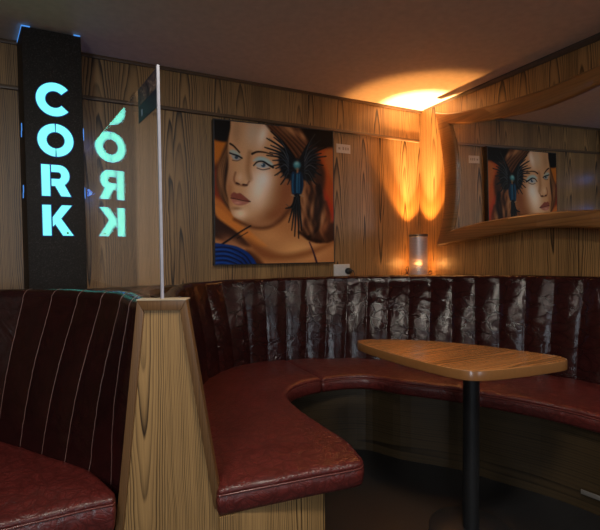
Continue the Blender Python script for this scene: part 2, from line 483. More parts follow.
def cushion(name, outline, zb, zt, mat, parent, step=.016, pipe=True, pipe_z=.026, dome=.012, wav=.003, grid=.0135):
    from mathutils.geometry import delaunay_2d_cdt
    P = even(outline, step)
    n = len(P)
    ze = zt-.018
    rings = [(.014, zb), (.004, zb+.006), (0, zb+.018), (-.003, (zb+zt)/2-.006), (-.002, zt-pipe_z-.008), (.003, zt-pipe_z-.002), (.003, zt-pipe_z+.003), (-.001, ze)]
    vs, fs = [], []
    for d, z in rings:
        t = min(1, max(0, (z-zb)/(zt-zb)))
        for p in offset_ring(P, d):
            vs.append((p.x, p.y, z+mnoise.noise(V((p.x*9, p.y*9, 1.5)))*wav*t))
    m = len(rings)
    for j in range(m-1):
        for i in range(n):
            fs.append((j*n+i, j*n+(i+1) % n, (j+1)*n+(i+1) % n, (j+1)*n+i))
    fs.append(tuple(range(n))[::-1])
    top = [V((v[0], v[1])) for v in vs[(m-1)*n:]]
    A = np.array([[p.x, p.y] for p in top]); Bn = np.roll(A, -1, 0); E_ = Bn-A; L2 = (E_**2).sum(1)+1e-12
    lo, hi = A.min(0), A.max(0)
    X, Y = np.meshgrid(np.arange(lo[0], hi[0], grid), np.arange(lo[1], hi[1], grid))
    X = X+((np.arange(X.shape[0]) % 2)*grid*.5)[:, None]
    G = np.stack([X.ravel(), Y.ravel()], 1)
    # extra rows close to the edge so that the roll-over is round
    ex = [np.array([[p.x, p.y] for p in offset_ring(top, q)]) for q in (.003, .008)]
    G = np.concatenate([G]+ex)
    dm = np.full(len(G), 1e9); ins = np.zeros(len(G), bool)
    for k in range(n):
        q = G-A[k]; t = np.clip((q@E_[k])/L2[k], 0, 1)
        dm = np.minimum(dm, np.hypot(*(q-t[:, None]*E_[k]).T))
        c = ((A[k, 1] > G[:, 1]) != (Bn[k, 1] > G[:, 1])) & (G[:, 0] < E_[k, 0]*(G[:, 1]-A[k, 1])/(E_[k, 1]+1e-15)+A[k, 0])
        ins ^= c
    ng = len(G)-2*n
    keep = ins & (dm > np.r_[np.full(ng, .0145), np.full(n, .0024), np.full(n, .0066)])
    G, dm = G[keep], dm[keep]
    pts = top+[V((x, y)) for x, y in G]
    ov, oe, of, iv, ie, if_ = delaunay_2d_cdt(pts, [], [list(range(n))], 1, 1e-6)
    def zof(x, y, d):
        k = min(1, d/.030); u = min(1, d/.16); u = u*u*(3-2*u)
        z = ze+(zt-ze)*math.sqrt(max(0, 1-(1-k)**2))+dome*u
        return z+mnoise.noise(V((x*9, y*9, 1.5)))*wav+mnoise.noise(V((x*4, y*5, 8.)))*.004*u+mnoise.noise(V((x*22, y*16, 4.)))*.0012*u
    base = (m-1)*n
    idx = []
    for k, v in enumerate(ov):
        src = [q for q in iv[k] if q < n]
        if src: idx.append(base+src[0])
        else:
            q = [q for q in iv[k] if q >= n]
            d = dm[q[0]-n] if q else .01
            vs.append((v.x, v.y, zof(v.x, v.y, d))); idx.append(len(vs)-1)
    for f in of: fs.append(tuple(idx[k] for k in f))
    o = mesh(name, vs, fs, mat, parent, smooth=True)
    if pipe:
        R = offset_ring(P, .0015)
        pts = [(p.x, p.y, zt-pipe_z+.001+mnoise.noise(V((p.x*9, p.y*9, 5)))*wav) for p in R]
        pv, pf = [], []
        for i in range(n):
            a, b = V(pts[i-1]), V(pts[(i+1) % n]); t = (b-a).normalized()
            e1 = V((t.y, -t.x, 0)); e1 = e1.normalized(); e2 = V((0, 0, 1))
            for k in range(6):
                q = 2*PI*k/6
                pv.append(V(pts[i])+e1*(.0034*math.cos(q))+e2*(.0034*math.sin(q)))
        for i in range(n):
            i2 = (i+1) % n
            for k in range(6): pf.append((i*6+k, i*6+(k+1) % 6, i2*6+(k+1) % 6, i2*6+k))
        mesh('piping', pv, pf, M['piping'], o, smooth=True)
    return o

ZS = .475
# ------------------------------------------------------------------ right booth
bR = thing('booth_bench', 'large curved dark red leather booth with ribbed back running round the table', 'booth seat', loc=(1.4, 2.2, 0))
ctrlR = [  # Tx,Ty, Jx,Jy, zT
    (.233, 1.405, .335, 1.345, 1.022), (.270, 1.70, .380, 1.68, 1.022), (.345, 2.08, .445, 2.02, 1.021), (.460, 2.43, .555, 2.33, 1.018), (.680, 2.665, .750, 2.535, 1.013),
    (.990, 2.740, .990, 2.622, 1.010), (1.330, 2.715, 1.260, 2.580, 1.011), (1.700, 2.610, 1.570, 2.450, 1.013), (2.080, 2.345, 1.900, 2.170, 1.018),
    (2.340, 1.945, 2.190, 1.820, 1.027), (2.520, 1.480, 2.400, 1.460, 1.034), (2.570, 1.000, 2.460, 1.000, 1.036), (2.575, .45, 2.47, .45, 1.036)]
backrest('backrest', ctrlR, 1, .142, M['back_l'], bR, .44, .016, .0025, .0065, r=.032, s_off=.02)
inner = [V(p) for p in [(.800, 1.205), (.862, 1.365), (.850, 1.56), (.846, 1.753), (.868, 1.94), (.965, 2.075), (1.20, 2.128), (1.42, 2.066), (1.534, 1.895), (1.698, 1.686),
         (1.821, 1.475), (1.93, 1.243), (1.975, 1.06), (2.0, .80), (2.0, .45)]]
inn = catmull(inner, 8)
def cut(pts, f): return [p for p in pts if f(p)]
SX = 1.165
# arm cushion (left) - counter-clockwise outline
inA = cut(inn[1:], lambda p: p.x < SX and p.y > 1.0 and p.y < 2.3 and p.x < 1.2)
outA = [V(p) for p in [(1.155, 2.615), (.96, 2.655), (.73, 2.585), (.54, 2.42), (.42, 2.1), (.365, 1.7), (.333, 1.33)]]
front = rounded([(.333, 1.33, 0), (.330, 1.262, .012), (.60, 1.232, 0), (.832, 1.203, .045), (.860, 1.345, 0)], .02)
A = front + [p for p in inA if p.y > 1.36 and not (p.x > .9 and p.y < 1.9)] + [V((SX-.004, 2.122))] + outA[:-1]
cushion('seat_cushion', A, .383, ZS, M['seat_l'], bR)
inB = [p for p in inn if p.x > SX+.01]
outB = [V(p) for p in [(2.48, .45), (2.47, 1.0), (2.41, 1.47), (2.20, 1.83), (1.91, 2.18), (1.58, 2.46), (1.27, 2.59), (SX-.005, 2.612)]]
B = ([V((SX+.004, 2.124))]+inB+outB)
cushion('seat_cushion', B[::1], .383, ZS-.004, M['seat_l'], bR)['label'] = 'long curved seat cushion behind the table'
# plinth
pin = [V(p) for p in [(.690, 1.275), (.715, 1.55), (.725, 1.80), (.760, 2.02), (.90, 2.19), (1.20, 2.215), (1.455, 2.115), (1.565, 1.930), (1.772, 1.686), (1.86, 1.505), (1.958, 1.304), (2.009, 1.12), (2.04, .80), (2.04, .45)]]
pin = catmull(pin, 5)
pout = [V(p) for p in [(2.45, .45), (2.44, 1.0), (2.38, 1.45), (2.17, 1.80), (1.88, 2.15), (1.55, 2.42), (1.25, 2.55), (.97, 2.59), (.75, 2.53), (.57, 2.37), (.46, 2.05), (.40, 1.7), (.36, 1.275)]]
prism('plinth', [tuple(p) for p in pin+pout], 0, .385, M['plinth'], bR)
# light oak front board on the arm
box('front_board', (.335, 1.262, 0), (.700, 1.278, .385), M['panel'], bR, bev=.002)

# ------------------------------------------------------------------ left booth
bL = thing('booth_bench', 'dark red leather booth with smooth channelled back, cut off at left below the lit sign', 'booth seat', loc=(-.5, 1.7, 0))
ctrlL = [(.152, 1.435, .060, 1.395, 1.046), (.150, 1.55, .034, 1.460, 1.047), (.122, 1.70, -.035, 1.575, 1.047), (.025, 1.85, -.144, 1.725, 1.047), (-.100, 1.985, -.250, 1.870, 1.048),
         (-.230, 2.075, -.350, 1.985, 1.048), (-.42, 2.13, -.50, 2.06, 1.048), (-.75, 2.15, -.78, 2.08, 1.048), (-1.2, 2.15, -1.2, 2.08, 1.048)]
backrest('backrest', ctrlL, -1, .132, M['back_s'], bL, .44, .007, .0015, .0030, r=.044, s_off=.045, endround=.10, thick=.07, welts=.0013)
LO = rounded([(-1.2, 1.70, 0), (-.62, 1.66, .06), (-.52, 1.372, .05), (.046, 1.364, .007), (.050, 1.40, 0), (-.02, 1.60, 0), (-.16, 1.78, 0), (-.35, 2.02, 0), (-.55, 2.09, 0), (-1.2, 2.11, 0)], .02)
cushion('seat_cushion', LO, .365, ZS, M['seat_l'], bL)
prism('plinth', [(-1.2, 1.74), (-.60, 1.70), (-.50, 1.40), (.030, 1.395), (.02, 1.44), (-.18, 1.74), (-.36, 1.97), (-.56, 2.04), (-1.2, 2.06)], 0, .367, M['panel'], bL)

# ------------------------------------------------------------------ end panel between the booths
pt = thing('booth_divider', 'tapered oak end panel with darker trim strips between the two booths', 'partition', loc=(.19, 1.34, 0))
ux, uy = (.1225-.2555), (1.382-1.3165)
pu = V((.2555-.1225, 1.3165-1.382, 0)).normalized()         # along the face, left to right
pn = V((-pu.y, pu.x, 0))                                    # away from the viewer
def fp(pxy, z, dback=0): return V((pxy[0], pxy[1], z))+pn*dback
TL, TR = V((.1225, 1.382)), V((.2560, 1.3165))
BL, BR = V((.0120, 1.418)), V((.3990, 1.240))               # feet at floor level (widened taper)
def at(z, side):
    k = (1.047-z)/1.047
    a, b = (TL, BL) if side < 0 else (TR, BR)
    # the right-hand edge is straight down to z=.40, the left one down to the floor
    return a+(b-a)*k
def slab(name, ring, d0, d1, mat, par, bev=0):
    n = len(ring)
    vs = [p+pn*d0 for p in ring]+[p+pn*d1 for p in ring]
    fs = [tuple(range(n))[::-1], tuple(range(n, 2*n))]+[(i, (i+1) % n, n+(i+1) % n, n+i) for i in range(n)]
    o = mesh(name, vs, fs, mat, par)
    if bev: bevel(o, bev)
    return o
def P3(z, side, inset=0.):
    p = at(z, side); q = V((p.x, p.y, z))
    return q - pu*(inset*side)
core = [P3(0, -1, .004), P3(0, 1, .004), P3(1.035, 1, .004), P3(1.035, -1, .004)]
slab('panel', core, .008, .040, M['panel'], pt)
sw = .024
slab('trim_strip', [P3(0, -1), P3(0, -1, sw), P3(1.012, -1, sw), P3(1.047, -1)], 0, .03, M['strip'], pt, .002)
slab('trim_strip', [P3(.405, 1, sw), P3(.405, 1), P3(1.047, 1), P3(1.012, 1, sw)], 0, .03, M['strip'], pt, .002)
slab('trim_strip', [P3(1.0165, -1, sw*.9), P3(1.0165, 1, sw*.9), P3(1.0465, 1, .001), P3(1.0465, -1, .001)], .0005, .03, M['strip'], pt, .001)
slab('top_cap', [P3(1.047, -1, -.001), P3(1.047, 1, -.001), P3(1.0505, 1, -.001), P3(1.0505, -1, -.001)], -.001, .046, M['paledge'], pt)

# ------------------------------------------------------------------ ledge behind the backs
led = [(.30, 2.62), (.47, 2.83), (.75, 2.86), (1.0, 2.84), (1.36, 2.80), (1.75, 2.70), (2.15, 2.42), (2.41, 1.98), (2.60, 1.50), (W-.001, 1.4), (W-.001, D-.001), (-1.3, D-.001), (-1.3, 2.23), (-.45, 2.22), (-.2, 2.20), (0., 2.07), (.10, 1.98), (.25, 2.1)]
struct(prism('trim_5', led, .945, .975, M['trimwood']))

# ------------------------------------------------------------------ acrylic screen on top of the divider
def glassy():
    t = NT('clear_acrylic')
    fr = t.n('ShaderNodeFresnel'); fr.inputs['IOR'].default_value = 1.49
    tr = t.n('ShaderNodeBsdfTransparent'); tr.inputs[0].default_value = (.93, .935, .94, 1)
    gl = t.n('ShaderNodeBsdfGlossy'); gl.inputs['Roughness'].default_value = .0
    nz = t.noise(t.coord(), 1.2, 1)
    k = t.math('MULTIPLY', fr.outputs[0], t.math('ADD', .46, t.math('MULTIPLY', nz, .02)), clamp=True)
    t.put(gl.inputs['Color'], t.comb(k, k, k))
    mx = t.n('ShaderNodeAddShader')
    t.t.links.new(tr.outputs[0], mx.inputs[0]); t.t.links.new(gl.outputs[0], mx.inputs[1])
    t.t.links.new(mx.outputs[0], t.out.inputs[0])
    return t.m
M['acrylic'] = glassy()
M['edge'] = plain('sheet_edge', (.40, .39, .46), .35)
sc = thing('screen', 'clear upright plastic screen on the end panel, reflecting the lit sign', 'screen', loc=(.19, 1.36, 1.0505))
ga, gb = V((.196, 1.365, 0)), V((-.013, 2.690, 0))
gd = (gb-ga).normalized(); gn = V((gd.y, -gd.x, 0))
def sheet(name, s0, s1, z0, z1, th, mat):
    a, b = ga+gd*s0, ga+gd*s1
    vs = [a-gn*th/2+V((0, 0, z0)), a-gn*th/2+V((0, 0, z1)), a+gn*th/2+V((0, 0, z0)), a+gn*th/2+V((0, 0, z1)),
          b-gn*th/2+V((0, 0, z0)), b-gn*th/2+V((0, 0, z1)), b+gn*th/2+V((0, 0, z0)), b+gn*th/2+V((0, 0, z1))]
    return mesh(name, vs, BOXF, mat, sc)
sheet('sheet', .009, (gb-ga).length, 1.0505, 1.752, .003, M['acrylic'])
e = sheet('edge_strip', 0, .009, 1.0505, 1.757, .008, M['edge']); e['label'] = 'pale edge strip'

# ------------------------------------------------------------------ lit sign box
def speckle():
    t = NT('sign_black'); c = t.coord()
    nz = t.noise(c, 150, 2, .6); big = t.noise(c, 5, 3)
    col = t.ramp(nz, [(.45, (.020, .015, .012)), (.60, (.034, .027, .022)), (.75, (.075, .068, .064))])
    col = t.mix(t.math('MULTIPLY', big, .7), col, (.012, .010, .009))
    t.bsdf(col, .55, 0., t.bump(nz, .3, .001), spec=.2)
    return t.m
M['sign'] = speckle()
M['letter'] = emit('letter_glow', (.15, .88, .66), 1.35)
M['halo'] = emit('letter_edge_glow', (.01, .16, .8), .45)
M['led'] = emit('blue_led', (.08, .32, .9), .8)
M['bulb_dark'] = plain('dark_holder', (.03, .025, .022), .5)
sg = thing('light_box', 'tall black light box with glowing turquoise letters CORK down its front', 'sign', loc=(-.16, 2.83, .975))
ZB, ZT_ = .976, CZ-.012
fl, fr_ = V((-.300, 2.712)), V((-.022, 2.712)); bl, br = V((-.352, D-.017)), V((-.022, D-.017))
prism('box', [tuple(fl), tuple(fr_), tuple(br), tuple(bl)], ZB, ZT_, M['sign'], sg, bev=.002)
# light leaking round the top of the box and through two slots in its side
def strip(a, b, z0, z1, w=.006, name='light_strip', mat='led'):
    a, b = V(a), V(b); d = (b-a).normalized(); n = V((-d.y, d.x))*w*.5
    ring = [a-n, b-n, b+n, a+n]
    o = prism(name, [tuple(p) for p in ring], z0, z1, M[mat], sg)
    o['label'] = 'blue light strip'
    return o
strip((-.3005, 2.716), (-.347, 2.935), ZT_-.002, ZT_+.006, .004)
strip((-.298, 2.7115), (-.262, 2.7115), ZT_-.002, ZT_+.004, .004)
strip((-.058, 2.7115), (-.024, 2.7115), ZT_-.002, ZT_+.004, .004)
sd = (bl-fl).normalized()
light_later = []
for zc in (1.885, 1.545):
    a = fl+sd*.11; b = fl+sd*.15
    strip(a, a+(b-a)*.6, zc-.012, zc+.030, .004, name='light_slot'); strip(a+(b-a)*.5, b, zc-.040, zc-.008, .004, name='light_slot')

for zc in (1.885, 1.545):
    strip((br[0]+.001, 2.80), (br[0]+.001, 2.845), zc-.03, zc+.03, .004, name='light_slot')
    light_later.append(zc)

# letters, stencil style, drawn in a unit box (x 0..1, z 0..1)
def arc(cx, cz, r0, r1, a0, a1, n=28, sx=1.):
    o = [(cx+r1*sx*math.cos(math.radians(a0+(a1-a0)*k/n)), cz+r1*math.sin(math.radians(a0+(a1-a0)*k/n))) for k in range(n+1)]
    i = [(cx+r0*sx*math.cos(math.radians(a1+(a0-a1)*k/n)), cz+r0*math.sin(math.radians(a1+(a0-a1)*k/n))) for k in range(n+1)]
    return o+i
rr0, rr1 = .26, .5
GLY = {
 'C': ([arc(.5, .5, rr0, rr1, 42, 318, 44)], .172, .178, -.1575, 2.031),
 'O': ([arc(.5, .5, rr0, rr1, 92.6, 267.4, 30), arc(.5, .5, rr0, rr1, -87.4, 87.4, 30)], .170, .175, -.1565, 1.811),
 'R': ([[(0, 0), (.28, 0), (.28, 1), (0, 1)],
        [(.34, 1), (.60, 1)]+[(.60+.36*math.cos(math.radians(a)), .665+.335*math.sin(math.radians(a))) for a in range(90, -61, -10)]+[(1.0, 0), (.66, 0), (.46, .33), (.34, .33), (.34, .55), (.58, .55)]
        + [(.58+.10*math.cos(math.radians(a)), .665+.115*math.sin(math.radians(a))) for a in range(-90, 91, 20)]+[(.34, .78)]], .138, .168, -.159, 1.592),
 'K': ([[(0, 0), (.28, 0), (.28, 1), (0, 1)], [(.34, .60), (.66, 1), (1.0, 1), (.62, .56), (1.04, 0), (.68, 0), (.42, .38), (.34, .30)]], .140, .165, -.158, 1.375),
}
def poly_layer(polys, w, h, cx, cz, y0, y1, grow=0.):
    vs, fs = [], []
    for pl in polys:
        p = [V((cx+(x-.5)*w, cz+(z-.5)*h)) for x, z in pl]
        ar = sum(p[i-1].x*p[i].y-p[i].x*p[i-1].y for i in range(len(p)))
        if ar < 0: p = p[::-1]
        if grow: p = offset_ring(p, -grow)
        n = len(p); k = len(vs)
        vs += [(q.x, y0, q.y) for q in p]+[(q.x, y1, q.y) for q in p]
        fs += [tuple(range(k, k+n)), tuple(range(k+n, k+2*n))[::-1]]+[(k+i, k+(i+1) % n, k+n+(i+1) % n, k+n+i) for i in range(n)]
    return vs, fs
for ch_, (polys, w, h, cx, cz) in GLY.items():
    y = 2.712
    vs, fs = poly_layer(polys, w, h, cx, cz, y-.0035, y+.001)
    L = mesh('letter', vs, fs, M['letter'], sg); L['label'] = 'glowing letter ' + ch_
    vs, fs = poly_layer(polys, w, h, cx, cz, y-.0012, y+.001, .0035)
    hz = mesh('letter_edge', vs, fs, M['halo'], L)
bp = lathe([(0, 0), (.0055, 0), (.0055, .002), (0, .002)], 14)
screwv = [(-.110+x, 2.7065+z*.5, 1.306+y) for x, y, z in bp[0]]
mesh('screw', screwv, bp[1], M['black'], sg)

# ------------------------------------------------------------------ small printed notice stuck on the screen's top near corner
po = thing('notice', 'small dark notice with navy lower half stuck on the clear screen', 'notice', loc=(.18, 1.47, 1.69))
M['navy'] = plain('notice_navy', (.012, .013, .034), .4)
M['pale'] = plain('notice_pale_mark', (.20, .27, .36), .5)
def mottled():
    t = NT('notice_picture'); c = t.coord(); nz = t.noise(c, 42, 3, .7, 1.)
    t.bsdf(t.ramp(nz, [(.38, (.010, .008, .010)), (.50, (.040, .030, .050)), (.60, (.16, .10, .07)), (.72, (.34, .29, .28))]), .4)
    return t.m
def on_sheet(name, s0, s1, z0, z1, d0, d1, mat, par):
    a, b = ga+gd*s0, ga+gd*s1
    vs = [p-gn*d+V((0, 0, z)) for p in (a, b) for d in (d0, d1) for z in (z0, z1)]
    return mesh(name, vs, BOXF, mat, par)
on_sheet('paper', .010, .222, 1.634, 1.751, .0016, .0022, M['black'], po)
on_sheet('printed_picture', .011, .221, 1.692, 1.750, .0022, .0026, mottled(), po)
on_sheet('navy_panel', .011, .221, 1.635, 1.6915, .0022, .0026, M['navy'], po)
on_sheet('pale_mark', .170, .186, 1.650, 1.672, .0026, .0029, M['pale'], po)

# ------------------------------------------------------------------ painting
PX0 = [(214.3, 119.6), (332.6, 131.4), (334.0, 262.0), (215.5, 264.6)]      # sketch frame the picture was drawn in (TL,TR,BR,BL)
def homog(src, dst):
    A = []; b = []
    for (x, y), (u, v) in zip(src, dst):
        A += [[x, y, 1, 0, 0, 0, -u*x, -u*y], [0, 0, 0, x, y, 1, -v*x, -v*y]]; b += [u, v]
    h = np.linalg.solve(np.array(A), np.array(b)); return np.r_[h, 1].reshape(3, 3)
NU, NV = 236, 266
uu, vv = np.meshgrid(np.linspace(0, 1, NU+1), np.linspace(0, 1, NV+1))
Hm = homog([(0, 0), (1, 0), (1, 1), (0, 1)], PX0)
den = Hm[2, 0]*uu+Hm[2, 1]*vv+Hm[2, 2]
gx = (Hm[0, 0]*uu+Hm[0, 1]*vv+Hm[0, 2])/den; gy = (Hm[1, 0]*uu+Hm[1, 1]*vv+Hm[1, 2])/den
img = np.zeros(gx.shape+(3,)); img[:] = np.array([40, 26, 18])
def spl(pts, n=6): return [tuple(p) for p in catmull([(a, b, 0) for a, b in pts], n, True)]
def sdist(poly):
    P = np.array([p[:2] for p in poly]); n = len(P)
    dmin = np.full(gx.shape, 1e9); ins = np.zeros(gx.shape, bool)
    for i in range(n):
        ax, ay = P[i]; bx, by = P[(i+1) % n]
        ex, ey = bx-ax, by-ay; L2 = ex*ex+ey*ey+1e-9
        t = np.clip(((gx-ax)*ex+(gy-ay)*ey)/L2, 0, 1)
        dmin = np.minimum(dmin, np.hypot(gx-ax-t*ex, gy-ay-t*ey))
        c = ((ay > gy) != (by > gy)) & (gx < (bx-ax)*(gy-ay)/(by-ay+1e-12)+ax)
        ins ^= c
    return np.where(ins, -dmin, dmin)
def sstep(x): x = np.clip(x, 0, 1); return x*x*(3-2*x)
def over(mask, col, a=1.):
    global img
    m = (mask*a)[..., None]; img = img*(1-m)+np.array(col, float)*m
def shape(pts, col, feather=1., a=1., spline=True, clip=None):
    d = sdist(spl(pts) if spline else pts)
    m = sstep(.5-d/(2*feather))
    if clip is not None: m = m*clip
    over(m, col, a); return m
def blob(cx, cy, rx, ry, col, a=1., ang=0., p=1., clip=None):
    c, s = math.cos(math.radians(ang)), math.sin(math.radians(ang))
    x, y = (gx-cx)*c+(gy-cy)*s, -(gx-cx)*s+(gy-cy)*c
    m = np.exp(-((x/rx)**2+(y/ry)**2)**p)
    if clip is not None: m = m*clip
    over(m, col, a)
def stroke(pts, w0, w1, col, feather=.6, a=1., n=6, clip=None):
    P = [tuple(p) for p in catmull([(x, y, 0) for x, y in pts], n)]
    best = np.full(gx.shape, 1e9)
    for i in range(len(P)-1):
        ax, ay = P[i][:2]; bx, by = P[i+1][:2]
        ex, ey = bx-ax, by-ay; L2 = ex*ex+ey*ey+1e-9
        t = np.clip(((gx-ax)*ex+(gy-ay)*ey)/L2, 0, 1)
        w = w0+(w1-w0)*(i+t)/(len(P)-1)
        best = np.minimum(best, np.hypot(gx-ax-t*ex, gy-ay-t*ey)-w/2)
    m = sstep(.5-best/(2*feather))
    if clip is not None: m = m*clip
    over(m, col, a)
# ground
over(sstep((gx-212)/14)*0+sstep((230-gx)/12), (92, 46, 22), .9)
shape([(211, 136), (226, 139), (231, 146), (222, 158), (211, 166)], (176, 104, 36), 4)
shape([(211, 114), (240, 116), (236, 130), (229, 141), (211, 137)], (22, 17, 14), 2)
shape([(211, 170), (222, 172), (225, 200), (232, 214), (211, 205)], (128, 52, 26), 4)
shape([(211, 195), (228, 206), (246, 222), (272, 246), (250, 250), (222, 226), (211, 216)], (176, 104, 48), 3)
# neck, chest
shape([(230, 228), (250, 215), (290, 205), (312, 222), (336, 238), (338, 270), (210, 270), (210, 226)], (166, 112, 70), 3)
shape([(211, 208), (220, 216), (236, 230), (250, 246), (236, 244), (211, 234)], (52, 30, 22), 3)
shape([(216, 206), (232, 218), (252, 233), (266, 246), (256, 246), (236, 231), (216, 215)], (188, 116, 54), 2)
blob(300, 250, 26, 12, (206, 156, 104), .9)
blob(268, 236, 16, 9, (190, 136, 88), .8)
blob(232, 243, 12, 6, (170, 116, 80), .8, 30)
shape([(246, 238), (262, 247), (282, 254), (306, 250), (334, 242), (308, 256), (280, 260), (258, 256)], (120, 70, 40), 4, .75)
shape([(246, 250), (258, 258), (264, 268), (250, 268), (243, 258)], (70, 38, 24), 3, .9)
# left hair
hairL = shape([(232, 128), (226, 142), (220, 158), (216, 178), (220, 196), (232, 212), (233, 200), (228, 180), (231, 160), (234, 140)], (84, 56, 36), 2)
for k in range(9):
    x = k*1.6
    stroke([(231-x*.2, 138+k), (224-x*.5+2, 158+k), (220-x*.3+3, 178), (224+k*.6, 196+k), (231, 208)], 1.4, .8, [(160, 116, 78), (48, 30, 20), (126, 86, 54)][k % 3], .7, .85)
# face
face_pts = [(232, 116), (230, 128), (228, 142), (227.5, 156), (228, 166), (226.5, 178), (226, 188), (228, 198), (229.5, 208), (233, 216), (241, 221), (252, 225), (262, 226.5), (274, 222.5), (284, 214), (292, 202), (297, 186), (298, 160), (292, 138), (276, 122), (258, 112)]
F = shape(face_pts, (190, 144, 104), 1.2)
blob(286, 190, 16, 34, (118, 70, 42), .85, 14, clip=F)
blob(272, 214, 20, 9, (120, 72, 42), .75, -25, clip=F)
blob(246, 222, 14, 5, (142, 92, 58), .6, 8, clip=F)
blob(258, 188, 11, 20, (222, 206, 188), .95, 8, clip=F)
blob(263, 178, 8, 10, (216, 212, 206), .75, 0, clip=F)
blob(252, 132, 9, 16, (186, 164, 140), .85, 10, clip=F)
blob(262, 135, 5, 12, (220, 212, 200), .8, 15, clip=F)
blob(236, 132, 5, 14, (156, 120, 90), .6, 0, clip=F)
blob(240, 213, 7, 6, (224, 202, 176), .85, 0, clip=F)
blob(229, 190, 4, 20, (150, 98, 62), .7, 0, clip=F)
blob(231, 176, 4, 9, (182, 140, 106), .6, 0, clip=F)
blob(241, 163, 4, 17, (190, 150, 114), .75, 4, clip=F)
# nose
stroke([(249, 152), (248, 160), (247.5, 170), (249, 178)], 4, 5, (140, 96, 64), 2.6, .6, clip=F)
blob(239.5, 177, 3.2, 4.5, (204, 170, 138), .9, 0, clip=F)
stroke([(235, 172), (233.6, 179), (235.6, 183.4), (240, 184.6), (245.4, 185.2), (248.6, 181)], 1.6, 1.6, (110, 64, 44), 1.1, .65, clip=F)
stroke([(236.2, 182.6), (238.6, 183.6)], 1.8, 1.4, (52, 24, 18), .7, .9); stroke([(242.6, 184.2), (246.4, 184.6)], 1.8, 1.4, (48, 22, 18), .7, .9)
# eyes: shadow, white, iris, lashes
shape([(229.6, 150), (235, 150), (240.6, 156.5), (239, 158), (233, 155), (229.6, 154)], (150, 166, 162), 1.4, .9, clip=F)
shape([(231, 155.4), (235, 154.6), (240, 157.6), (238.4, 159.6), (233.4, 159.2)], (150, 150, 146), .7)
blob(236, 157, 1.8, 1.7, (46, 62, 76), .95, p=3)
stroke([(229.4, 152.6), (233, 154), (237, 155.2), (241.4, 157.8)], 1.4, 1.5, (22, 20, 24), .6)
stroke([(232, 159.8), (236.6, 160.4), (240, 159)], .7, .7, (60, 40, 36), .7, .8)
shape([(252.6, 160.6), (257, 156.6), (264, 157), (271, 162), (273, 167), (266, 163), (258, 160.6)], (150, 172, 174), 1.8, .95, clip=F)
shape([(255, 164.6), (258.4, 162.4), (264, 163), (268.6, 166.4), (263, 167.6), (257.8, 167)], (165, 166, 164), .7)
blob(262.6, 164.7, 2.3, 2.1, (40, 62, 82), .97, p=3); blob(261.4, 164, .8, .8, (205, 215, 220), .8)
stroke([(253, 165), (256.6, 161.6), (262, 161), (268, 164.6), (272.4, 167)], 1.2, 2.0, (18, 18, 22), .6)
stroke([(256.4, 167.6), (262, 169.3), (269, 168)], .7, 1., (44, 34, 36), .7, .85)
stroke([(229.8, 143.4), (233.2, 145.6), (236.4, 149), (239, 152)], 1.8, 1.2, (34, 22, 18), .7)
stroke([(251.6, 153.4), (256, 151.6), (263, 151.8), (272, 154.4)], 2.2, .9, (34, 22, 18), .7)
# mouth
shape([(230.4, 194.6), (233.6, 191.8), (236.6, 193), (239.4, 192.6), (244, 196), (249.4, 201), (243, 200), (236, 198.4), (231, 197.4)], (132, 74, 62), .8)
shape([(231, 198.4), (237, 199.6), (243, 200.8), (249, 201.4), (243.6, 204.4), (237, 204.8), (232.6, 202.4)], (168, 108, 92), .8)
stroke([(230.6, 197.6), (236.6, 198.8), (243, 200.3), (249.6, 201.2)], .9, .8, (58, 24, 22), .6)
blob(237, 202.4, 3, 1.2, (196, 144, 128), .8); blob(236, 208, 5, 1.6, (126, 80, 54), .6)
# big hair, right
HR = shape([(256, 112), (262, 121), (272, 133), (284, 146), (294, 160), (299, 178), (296, 196), (296, 214), (300, 230), (308, 240), (322, 243), (336, 238), (336, 110)], (64, 40, 27), 1.6)
shape([(300, 122), (336, 124), (336, 152), (324, 150), (306, 140)], (20, 16, 15), 3)
shape([(318, 152), (326, 148), (337, 152), (337, 214), (330, 222), (324, 196), (325, 172)], (150, 74, 34), 3)
shape([(324, 152), (337, 148), (337, 186), (330, 176)], (150, 96, 52), 3, .8)
shape([(324, 190), (330, 200), (337, 214), (337, 224), (328, 214)], (150, 52, 30), 3, .8)
for k in range(12):
    stroke([(258+k*3.4, 115+k*1.5), (270+k*3., 126+k*1.4), (284+k*2.6, 140+k), (296+k*2., 156)], 2., 1.2, [(128, 90, 62), (46, 29, 20), (98, 66, 44)][k % 3], 1., .6, clip=HR)
blob(284, 128, 8, 5, (120, 88, 62), .7, 35, clip=HR)
for k, (x, y, c) in enumerate([(302, 196, (150, 106, 70)), (306, 206, (128, 86, 56)), (309, 200, (40, 25, 18)), (314, 210, (124, 80, 50)), (318, 216, (36, 22, 16)), (322, 224, (132, 88, 54)), (312, 226, (46, 29, 20)), (304, 218, (120, 82, 54)), (326, 230, (66, 40, 27))]):
    stroke([(x-1, y-28), (x+3, y-12), (x-2, y+4), (x+4, y+16)], 4.2, 2.2, c, 1.6, .75, clip=HR)
stroke([(318, 186), (322, 206), (318, 226), (308, 238)], 5, 3, (30, 19, 15), 1.8, .8, clip=HR)
stroke([(299, 232), (308, 238), (320, 241)], 3, 3, (34, 20, 15), 1.6, .8)
blob(325, 226, 3, 8, (150, 96, 58), .7, 20, clip=HR)
stroke([(234, 219), (243, 223.5), (254, 227), (266, 227), (278, 221), (290, 208)], 2.4, 4.5, (74, 42, 26), 2.4, .75)
blob(262, 224, 12, 2.2, (150, 104, 72), .6, -4)
